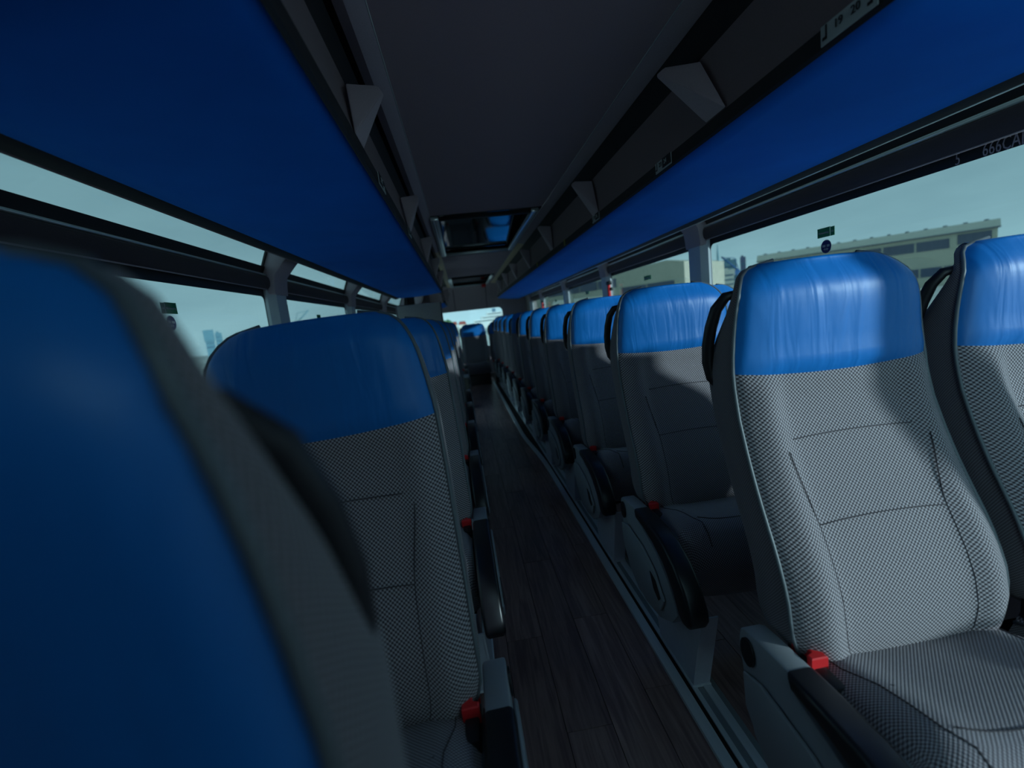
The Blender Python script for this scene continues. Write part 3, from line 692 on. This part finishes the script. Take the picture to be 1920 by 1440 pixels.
def build_leg(root, s, lift=0.0):
    xa = s*0.220; xb = s*0.214
    plate = [(-0.345, 0.008), (-0.118, 0.008), (-0.105, 0.06), (-0.135, 0.17), (-0.15, 0.27), (-0.19, 0.28), (-0.215, 0.21), (-0.235, 0.175), (-0.262, 0.21), (-0.28, 0.275), (-0.41, 0.275), (-0.415, 0.24)]
    plate = [(p[0], max(p[1], 0.008+lift)) for p in plate]
    lg = prism('leg', plate, 'x', min(xa, xb), max(xa, xb), M['leggrey'], root)
    x0, x1 = sorted((s*0.220, s*0.168))
    bm = bmesh.new()
    A = [(x0, -0.349, 0.008+lift), (x1, -0.349, 0.008+lift), (x1, -0.419, 0.275), (x0, -0.419, 0.275)]
    B = [(p[0], p[1]+0.006, p[2]) for p in A]
    va = [bm.verts.new(p) for p in A]; vb = [bm.verts.new(p) for p in B]
    bm.faces.new(va); bm.faces.new(vb[::-1])
    for k in range(4): bm.faces.new((va[k], vb[k], vb[(k+1) % 4], va[(k+1) % 4]))
    from_bm('leg_flange', bm, M['leggrey'], lg)
    box('foot_plate', min(s*0.225, s*0.165), max(s*0.225, s*0.165), -0.355, -0.11, 0.004+lift, 0.010+lift, M['alu'], lg, 0.002)
def make_seat(side, kind):
    # side: +1 right-hand block (aisle at -X), -1 left-hand block (aisle at +X)
    r_ = thing('coach_seat', 'x', 'seat')
    build_back(r_); build_cushion(r_)
    s = -side
    build_buckle(r_, s)
    if kind == 'aisle':
        build_arm(r_, s); build_leg(r_, s, 0.0 if side > 0 else 0.026)
    elif kind == 'window':
        box('wall_mount', min(side*0.05, side*0.215), max(side*0.05, side*0.215), -0.26, -0.08, 0.006 if side > 0 else 0.03, 0.27, M['black'], r_, 0.01)
        t = tube('belt_tongue', [(s*0.20+0.012*math.cos(a), -0.075+0.022*math.sin(a), 0.485) for a in [2*PI*k/12 for k in range(12)]], 0.0028, M['chrome'], r_, 6, True)
    else:
        box('bench_base', -0.21, 0.21, -0.30, 0.06, 0.004, 0.27, M['black'], r_, 0.01)
    return r_
ORD = ['first', 'second', 'third', 'fourth', 'fifth', 'sixth', 'seventh', 'eighth', 'ninth', 'tenth', 'eleventh']
protos = {}
def place(side, kind, x, y, label, group, z=0.0, sc=None):
    key = (side, kind)
    if key not in protos:
        o = protos[key] = make_seat(side, kind)
    else:
        o = copy_tree(protos[key])
    o.location = (x, y, z); o['label'] = label; o['category'] = 'seat'; o['group'] = group
    if sc: o.scale = sc
    return o
for i in range(11):
    y = 0.796 + 0.725*i
    place(1, 'aisle', 0.775, y, 'grey and blue aisle seat in the %s row on the right' % ORD[i], 'aisle seats on the right')
    place(1, 'window', 1.297, y, 'grey and blue window seat in the %s row on the right' % ORD[i], 'window seats on the right')
LX, LW, LZ = -0.255, -0.79, -0.015
def lean(o):
    o.rotation_euler = (0, math.radians(-2.5), 0); return o
fg = lean(place(-1, 'aisle', LX+0.012, 0.05, 'blurred blue headrest seat filling the lower left foreground', 'aisle seats on the left', LZ))
for i in range(6):
    y = 0.84 + 0.79*i
    lean(place(-1, 'aisle', LX, y, 'grey and blue aisle seat on the left, %s behind the blurred foreground seat' % ORD[i], 'aisle seats on the left', LZ))
    if i > 1: lean(place(-1, 'window', LW, y, 'window seat on the left, %s row behind the blurred foreground seat' % ORD[i], 'window seats on the left', LZ))
for i, y in enumerate((7.05, 7.84)):
    lean(place(-1, 'aisle', LX, y, 'left aisle seat %s the grey partition, near the rear bench' % ('just behind' if i == 0 else 'second behind'), 'aisle seats on the left', LZ))
place(1, 'bench', 0.195, 8.75, 'middle seat of the rear bench facing down the aisle', 'rear bench seats', -0.075, (1.08, 1, 1))
place(1, 'bench', -0.345, 8.80, 'rear bench seat left of the middle one', 'rear bench seats', -0.075, (1.06, 1, 1))
place(1, 'bench', 0.735, 8.80, 'rear bench seat right of the middle one', 'rear bench seats', -0.075, (1.06, 1, 1))

# the foreground seat also shows a grab handle on its aisle shoulder
tube('grab_handle', [(0.175, 0.122, 1.15), (0.196, 0.132, 1.145), (0.208, 0.146, 1.125), (0.214, 0.160, 1.09), (0.216, 0.170, 1.05), (0.214, 0.174, 1.02), (0.208, 0.172, 0.99), (0.196, 0.160, 0.965)], [0.008, 0.010, 0.011, 0.0115, 0.0115, 0.011, 0.010, 0.008], M['shell'], fg, 10)

# partition and low box by the stairwell
t = thing('partition', 'grey partition board standing behind the left-hand seats', 'partition', (-0.44, 5.12, 0))
box('board', -0.24, 0.23, -0.012, 0.012, 0.03, 1.43, M['board'], t, 0.006)
tube('frame_tube', [(-0.245, 0, 0.0), (-0.245, 0, 1.435), (0.235, 0, 1.425), (0.235, 0, 0.0)], 0.011, M['trimdark'], t, 8)
t = thing('stairwell_guard', 'low brown-grey guard box on the left of the aisle, near the rear', 'guard box', (-0.12, 6.30, 0))
box('panel', -0.12, 0.12, -0.14, 0.14, 0.0, 0.43, M['boxbrown'], t, 0.02)
box('lid', -0.125, 0.125, -0.145, 0.145, 0.43, 0.455, M['armgrey'], t, 0.008)

# ------------------------------------------------------------------ window stickers and hammers
def ring(cy_, cz_, r, n_=24, ky=1.0): return [(cy_ + ky*r*math.cos(2*PI*k/n_), cz_ + r*math.sin(2*PI*k/n_)) for k in range(n_)]
def exit_sticker(s, x, y, z, w, h, label, flip):
    """green emergency-exit sticker pair on the inside of the pane; s=+1 right"""
    t = thing('exit_sticker', label, 'sticker', (x, y, z), 'green exit stickers')
    sg = -1 if s > 0 else 1                       # reading direction along Y
    def xs(a, b_): return (min(-s*a, -s*b_), max(-s*a, -s*b_))
    main = prism('main_panel', [(-w*0.5, -h/2), (w*0.5, -h/2), (w*0.5, h/2), (-w*0.5, h/2)], 'x', *xs(0.0, 0.001), M['green'], t)
    off = -sg*0 
    ylo, yhi = sorted((sg*w*0.55, sg*w*0.86)) if s > 0 else sorted((-sg*w*0.5, -sg*w*0.82))
    side_ = prism('side_panel', [(ylo, -h/2), (yhi, -h/2), (yhi, h/2-0.002), (ylo, h/2-0.002)], 'x', *xs(0.0, 0.001), M['green'], t)
    def tm(yc, zc): return Matrix.Translation((-s*0.0018, yc, zc)) @ Matrix(((0, 0, -s, 0), (sg, 0, 0, 0), (0, 1, 0, 0), (0, 0, 0, 1)))
    if h > 0.03:
        text('lettering', 'Notausstieg', w*0.17, M['white'], main, tm(0, -0.001))
        text('lettering', 'xit', w*0.17, M['white'], side_, tm((ylo+yhi)/2, -0.001))
    yd = (ylo if sg > 0 else yhi) if s > 0 else (yhi if sg > 0 else ylo)
    prism('divider_line', [(yd-0.0015, -h/2), (yd+0.0015, -h/2), (yd+0.0015, h/2), (yd-0.0015, h/2)], 'x', *xs(0.001, 0.0016), M['white'], t)
    return t
def belt_sticker(s, x, y, z, r, label):
    t = thing('seatbelt_sticker', label, 'sticker', (x, y, z), 'round belt stickers')
    def xs(a, b_): return (min(-s*a, -s*b_), max(-s*a, -s*b_))
    rim = prism('rim', ring(0, 0, r*1.08), 'x', *xs(0, 0.0008), M['white'], t)
    disc = prism('disc', ring(0, 0, r), 'x', *xs(0.0008, 0.0014), M['signblue'], rim)
    for yy, w in ((-0.45, 0.55), (0.42, 0.62)):
        prism('belt_icon', [(r*(yy-w/2), -r*0.05), (r*(yy+w/2), -r*0.05), (r*(yy+w/2), r*0.30), (r*(yy-w/2), r*0.30)], 'x', *xs(0.0014, 0.002), M['white'], disc)
    for yy in (-0.3, 0.3):
        sgn = 1 if yy < 0 else -1
        prism('arrow_icon', [(r*(yy-0.2*sgn), -r*0.45), (r*(yy+0.05*sgn), -r*0.45), (r*(yy+0.05*sgn), -r*0.65), (r*(yy+0.28*sgn), -r*0.38), (r*(yy+0.05*sgn), -r*0.18), (r*(yy+0.05*sgn), -r*0.35), (r*(yy-0.2*sgn), -r*0.35)], 'x', *xs(0.0014, 0.002), M['white'], disc)
    return t
exit_sticker(1, XR-0.001, 1.757, 1.363, 0.064, 0.037, 'green exit sticker on the nearest right window', False)
belt_sticker(1, XR-0.001, 1.745, 1.306, 0.025, 'round blue seatbelt sticker on the nearest right window')
exit_sticker(-1, XL+0.001, 1.727, 1.328, 0.066, 0.039, 'dark green exit sticker on the nearest left window', False)
belt_sticker(-1, XL+0.001, 1.712, 1.276, 0.024, 'round dark seatbelt sticker on the nearest left window')
for y, nm in ((3.55, 'second'), (5.3, 'third'), (7.1, 'fourth')):
    exit_sticker(1, XR-0.001, y, 1.36, 0.10, 0.034, 'small green exit sticker on the %s right window' % nm, False)
exit_sticker(-1, XL+0.001, 3.40, 1.325, 0.066, 0.030, 'small dark exit sticker on the second left window', False)
# mirrored outline lettering on the top border of the near right pane
def rm(yc, zc): return Matrix.Translation((XR-0.0072, yc, zc)) @ Matrix(((0, 0, -1, 0), (-0.62, 0, 0, 0), (0, 1, 0, 0), (0, 0, 0, 1)))
wd = text('window_lettering', '666CADSIDO', 0.05, M['trimgrey'], None, rm(1.095, 1.473), depth=0.0004)
tag(wd, 'row of dim grey lettering on the black border of the right window', 'lettering')
wd2 = text('window_lettering', '5', 0.05, M['trimgrey'], None, rm(1.250, 1.473), depth=0.0004)
tag(wd2, 'single dim grey figure on the black border of the right window', 'lettering')
for (y, lab) in ((4.36, 'red emergency hammer on the second right pillar'), (8.0, 'small red emergency hammer on the far right pillar')):
    t = thing('emergency_hammer', lab, 'hammer', (XR-0.06, y-0.05, 1.30), 'emergency hammers')
    box('handle', -0.014, 0.014, -0.016, 0.016, -0.11, 0.08, M['red'], t, 0.008)
    box('head', -0.018, 0.018, -0.045, 0.035, 0.075, 0.11, M['black'], t, 0.008)
    box('holder', 0.005, 0.03, -0.026, 0.026, 0.02, 0.05, M['black'], t, 0.004)

# ------------------------------------------------------------------ outside
GZ = -1.5
tag(box('ground', -400, 400, -60, 500, GZ-0.2, GZ, M['ground']), 'pale concrete yard outside the windows', 'ground')['kind'] = 'structure'
def polar(az, dist): a = math.radians(az); return Vector((dist*math.sin(a), dist*math.cos(a), 0))
def facade(name, label, az0, d0, az1, d1, h, depth, eave, bands, m=M['cream'], gable=None):
    A, B = polar(az0, d0), polar(az1, d1); L = (B-A).length; ux = (B-A).normalized()
    t = thing(name, label, 'building', (A.x, A.y, GZ)); t.rotation_euler = (0, 0, math.atan2(ux.y, ux.x))
    box('wall', 0, L, 0, depth, 0, h-eave, m, t)
    if gable: prism('gable', [(gable[0]*L, h-eave), (gable[1]*L, h-eave), (gable[1]*L, h), (gable[2]*L, h+gable[3]), (gable[0]*L, h-0.2)], 'y', 0, depth, m, t)
    else:
        prism('roof', [(-0.3, h-eave), (L+0.3, h-eave), (L+0.3, h-eave+0.15), (-0.3, h-eave+0.15)], 'y', -0.4, depth, M['shutter'], t)
        prism('roof_edge', [(-0.3, h-eave+0.15), (L+0.3, h-eave+0.15), (L+0.2, h), (-0.1, h)], 'y', -0.3, depth, M['creamroof'], t)
        for k in range(14):
            x = L*(k+0.5)/14; box('roof_vent', x-0.25, x+0.25, 0.4, 1.0, h, h+0.22, M['shutter'], t)
    for (u0, u1, z0, z1, nn) in bands:
        for k in range(nn):
            x0 = L*(u0 + (u1-u0)*k/nn)+0.15; x1 = L*(u0+(u1-u0)*(k+1)/nn)-0.15
            box('window', x0, x1, -0.12, 0.05, z0, z1, M['shutter'], t)
    return t
EY = H - GZ
facade('warehouse', 'long cream warehouse with a band of grey windows, right window', 34.6, 110, 52.6, 110, EY+7.15, 18, 1.35,
       [(0.06, 0.84, EY+3.55, EY+5.15, 6), (0.86, 0.985, EY+3.9, EY+5.5, 1), (0.64, 0.99, EY-0.9, EY+0.6, 4)])
facade('warehouse', 'tall cream warehouse with gabled end, seen through the second right window', 6.0, 118, 27.1, 88, EY+6.6, 16, 0.6,
       [(0.30, 0.70, EY+3.9, EY+5.6, 4), (0.72, 0.96, EY+2.2, EY+3.6, 2)], gable=(0.55, 1.0, 0.93, 0.75))
def block(name, label, az0, az1, dist, el, m, base=0.0, depth=8, cap=None):
    A, B = polar(az0, dist), polar(az1, dist); L = (B-A).length; ux = (B-A).normalized()
    h = EY + dist*math.tan(math.radians(el))
    t = thing(name, label, 'building', (A.x, A.y, GZ)); t.rotation_euler = (0, 0, math.atan2(ux.y, ux.x))
    box('tower_body', 0, L, 0, depth, 0, h, m, t)
    if cap: box('tower_cap', -L*0.08, L*1.08, -0.6, depth+0.6, h-cap*1.5, h, m, t)
    else: box('roof_box', L*0.2, L*0.6, 1, depth-1, h, h+dist*0.003, m, t)
    for k in range(4):
        zz = h*(0.35+0.15*k); box('window_row', L*0.1, L*0.9, -0.15, 0, zz, zz+h*0.04, M['farblue'], t)
    return t
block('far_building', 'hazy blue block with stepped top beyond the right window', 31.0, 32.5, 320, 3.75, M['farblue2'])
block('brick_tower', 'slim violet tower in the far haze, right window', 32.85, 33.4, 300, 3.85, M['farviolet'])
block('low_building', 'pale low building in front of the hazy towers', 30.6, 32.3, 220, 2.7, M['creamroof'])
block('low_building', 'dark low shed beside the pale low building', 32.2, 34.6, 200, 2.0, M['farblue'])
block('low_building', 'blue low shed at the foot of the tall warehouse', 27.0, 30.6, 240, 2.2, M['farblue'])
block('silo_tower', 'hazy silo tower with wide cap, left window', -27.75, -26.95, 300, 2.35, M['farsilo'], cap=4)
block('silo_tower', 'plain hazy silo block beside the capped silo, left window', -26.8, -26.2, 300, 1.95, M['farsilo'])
def crane(name, label, az, dist, el, m, lean):
    P = polar(az, dist); h = EY + dist*math.tan(math.radians(el))
    t = thing(name, label, 'crane', (P.x, P.y, GZ)); w = h*0.10
    for sx in (-1, 1): tube('leg', [(sx*w, 0, 0), (sx*w*0.4, 0, h*0.65)], 0.5, m, t, 6)
    tube('jib', [(-lean*w*1.5, 0, h*0.60), (lean*w*3.2, 0, h)], 0.45, m, t, 6)
    tube('cross_beam', [(-w, 0, h*0.5), (w*1.2, 0, h*0.62)], 0.5, m, t, 6)
    tube('stay', [(-lean*w*1.2, 0, h*0.62), (0, 0, h*0.95), (lean*w*3.0, 0, h*0.98)], 0.2, m, t, 5)
    box('cabin', -w*0.6, w*0.6, -1.5, 1.5, h*0.55, h*0.66, m, t)
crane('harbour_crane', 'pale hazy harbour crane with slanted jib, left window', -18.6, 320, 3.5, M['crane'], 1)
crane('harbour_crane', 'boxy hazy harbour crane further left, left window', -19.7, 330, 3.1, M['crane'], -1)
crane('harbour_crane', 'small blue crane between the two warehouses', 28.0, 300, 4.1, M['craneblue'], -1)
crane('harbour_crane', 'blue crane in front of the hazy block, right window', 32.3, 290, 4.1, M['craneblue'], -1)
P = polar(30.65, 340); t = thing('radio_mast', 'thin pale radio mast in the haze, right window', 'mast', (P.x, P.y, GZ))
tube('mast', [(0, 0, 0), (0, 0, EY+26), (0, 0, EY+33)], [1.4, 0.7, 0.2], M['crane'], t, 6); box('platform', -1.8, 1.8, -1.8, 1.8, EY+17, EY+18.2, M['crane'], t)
# behind the rear window: white ship, red roofs, a tree
P = polar(3.6, 200); t = thing('passenger_ship', 'white multi-deck ship beyond the rear window', 'ship', (P.x, P.y, GZ))
prism('hull', [(-8, 0), (9, 0), (12, EY-0.3), (-9, EY-0.3)], 'y', -4, 4, M['ship'], t)
for k, (a, b_) in enumerate(((-7.5, 9), (-4, 7.5), (-1.5, 5.5))):
    z0 = EY-0.3+k*1.35
    dk = box('deck', a, b_, -3+k*0.4, 3-k*0.4, z0, z0+1.3, M['ship'], t)
    box('window_band', a+0.5, b_-0.5, -3.08+k*0.4, -3.0+k*0.4, z0+0.45, z0+0.85, M['shipdark'], dk)
box('funnel', 1.2, 2.6, -0.8, 0.8, EY+3.75, EY+5.2, M['farblue'], t)
for az0, az1, el in ((-1.4, -0.6, 0.42), (-0.35, 0.5, 0.36)):
    A, B = polar(az0, 180), polar(az1, 180); L = (B-A).length
    t = thing('house', 'low house with red roof beyond the rear window, %s one' % ('left' if az0 < -1 else 'right'), 'house', (A.x, A.y, GZ))
    h = EY + 180*math.tan(math.radians(el)); box('wall', 0, L, 0, 4, 0, h-1.2, M['creamroof'], t)
    prism('roof', [(-0.3, h-1.2), (L+0.3, h-1.2), (L*0.9, h), (L*0.1, h)], 'y', -0.4, 4.4, M['redroof'], t)
P = polar(-1.75, 120); t = thing('tree', 'small green tree at the left of the rear window', 'tree', (P.x, P.y, GZ))
tube('trunk', [(0, 0, 0), (0.1, 0, 1.6), (0, 0, 2.6)], [0.22, 0.16, 0.1], M['bark'], t, 8)
bm = bmesh.new()
for k in range(26):
    v = Vector((random.gauss(0, 0.75), random.gauss(0, 0.7), 3.1+random.gauss(0, 0.55)))
    mt = Matrix.Translation(v) @ Matrix.Scale(random.uniform(0.35, 0.6), 4)
    bmesh.ops.create_icosphere(bm, subdivisions=1, radius=1.0, matrix=mt)
for v in bm.verts: v.co += Vector((random.uniform(-1, 1), random.uniform(-1, 1), random.uniform(-1, 1)))*0.10
from_bm('crown', bm, M['leaf'], t)
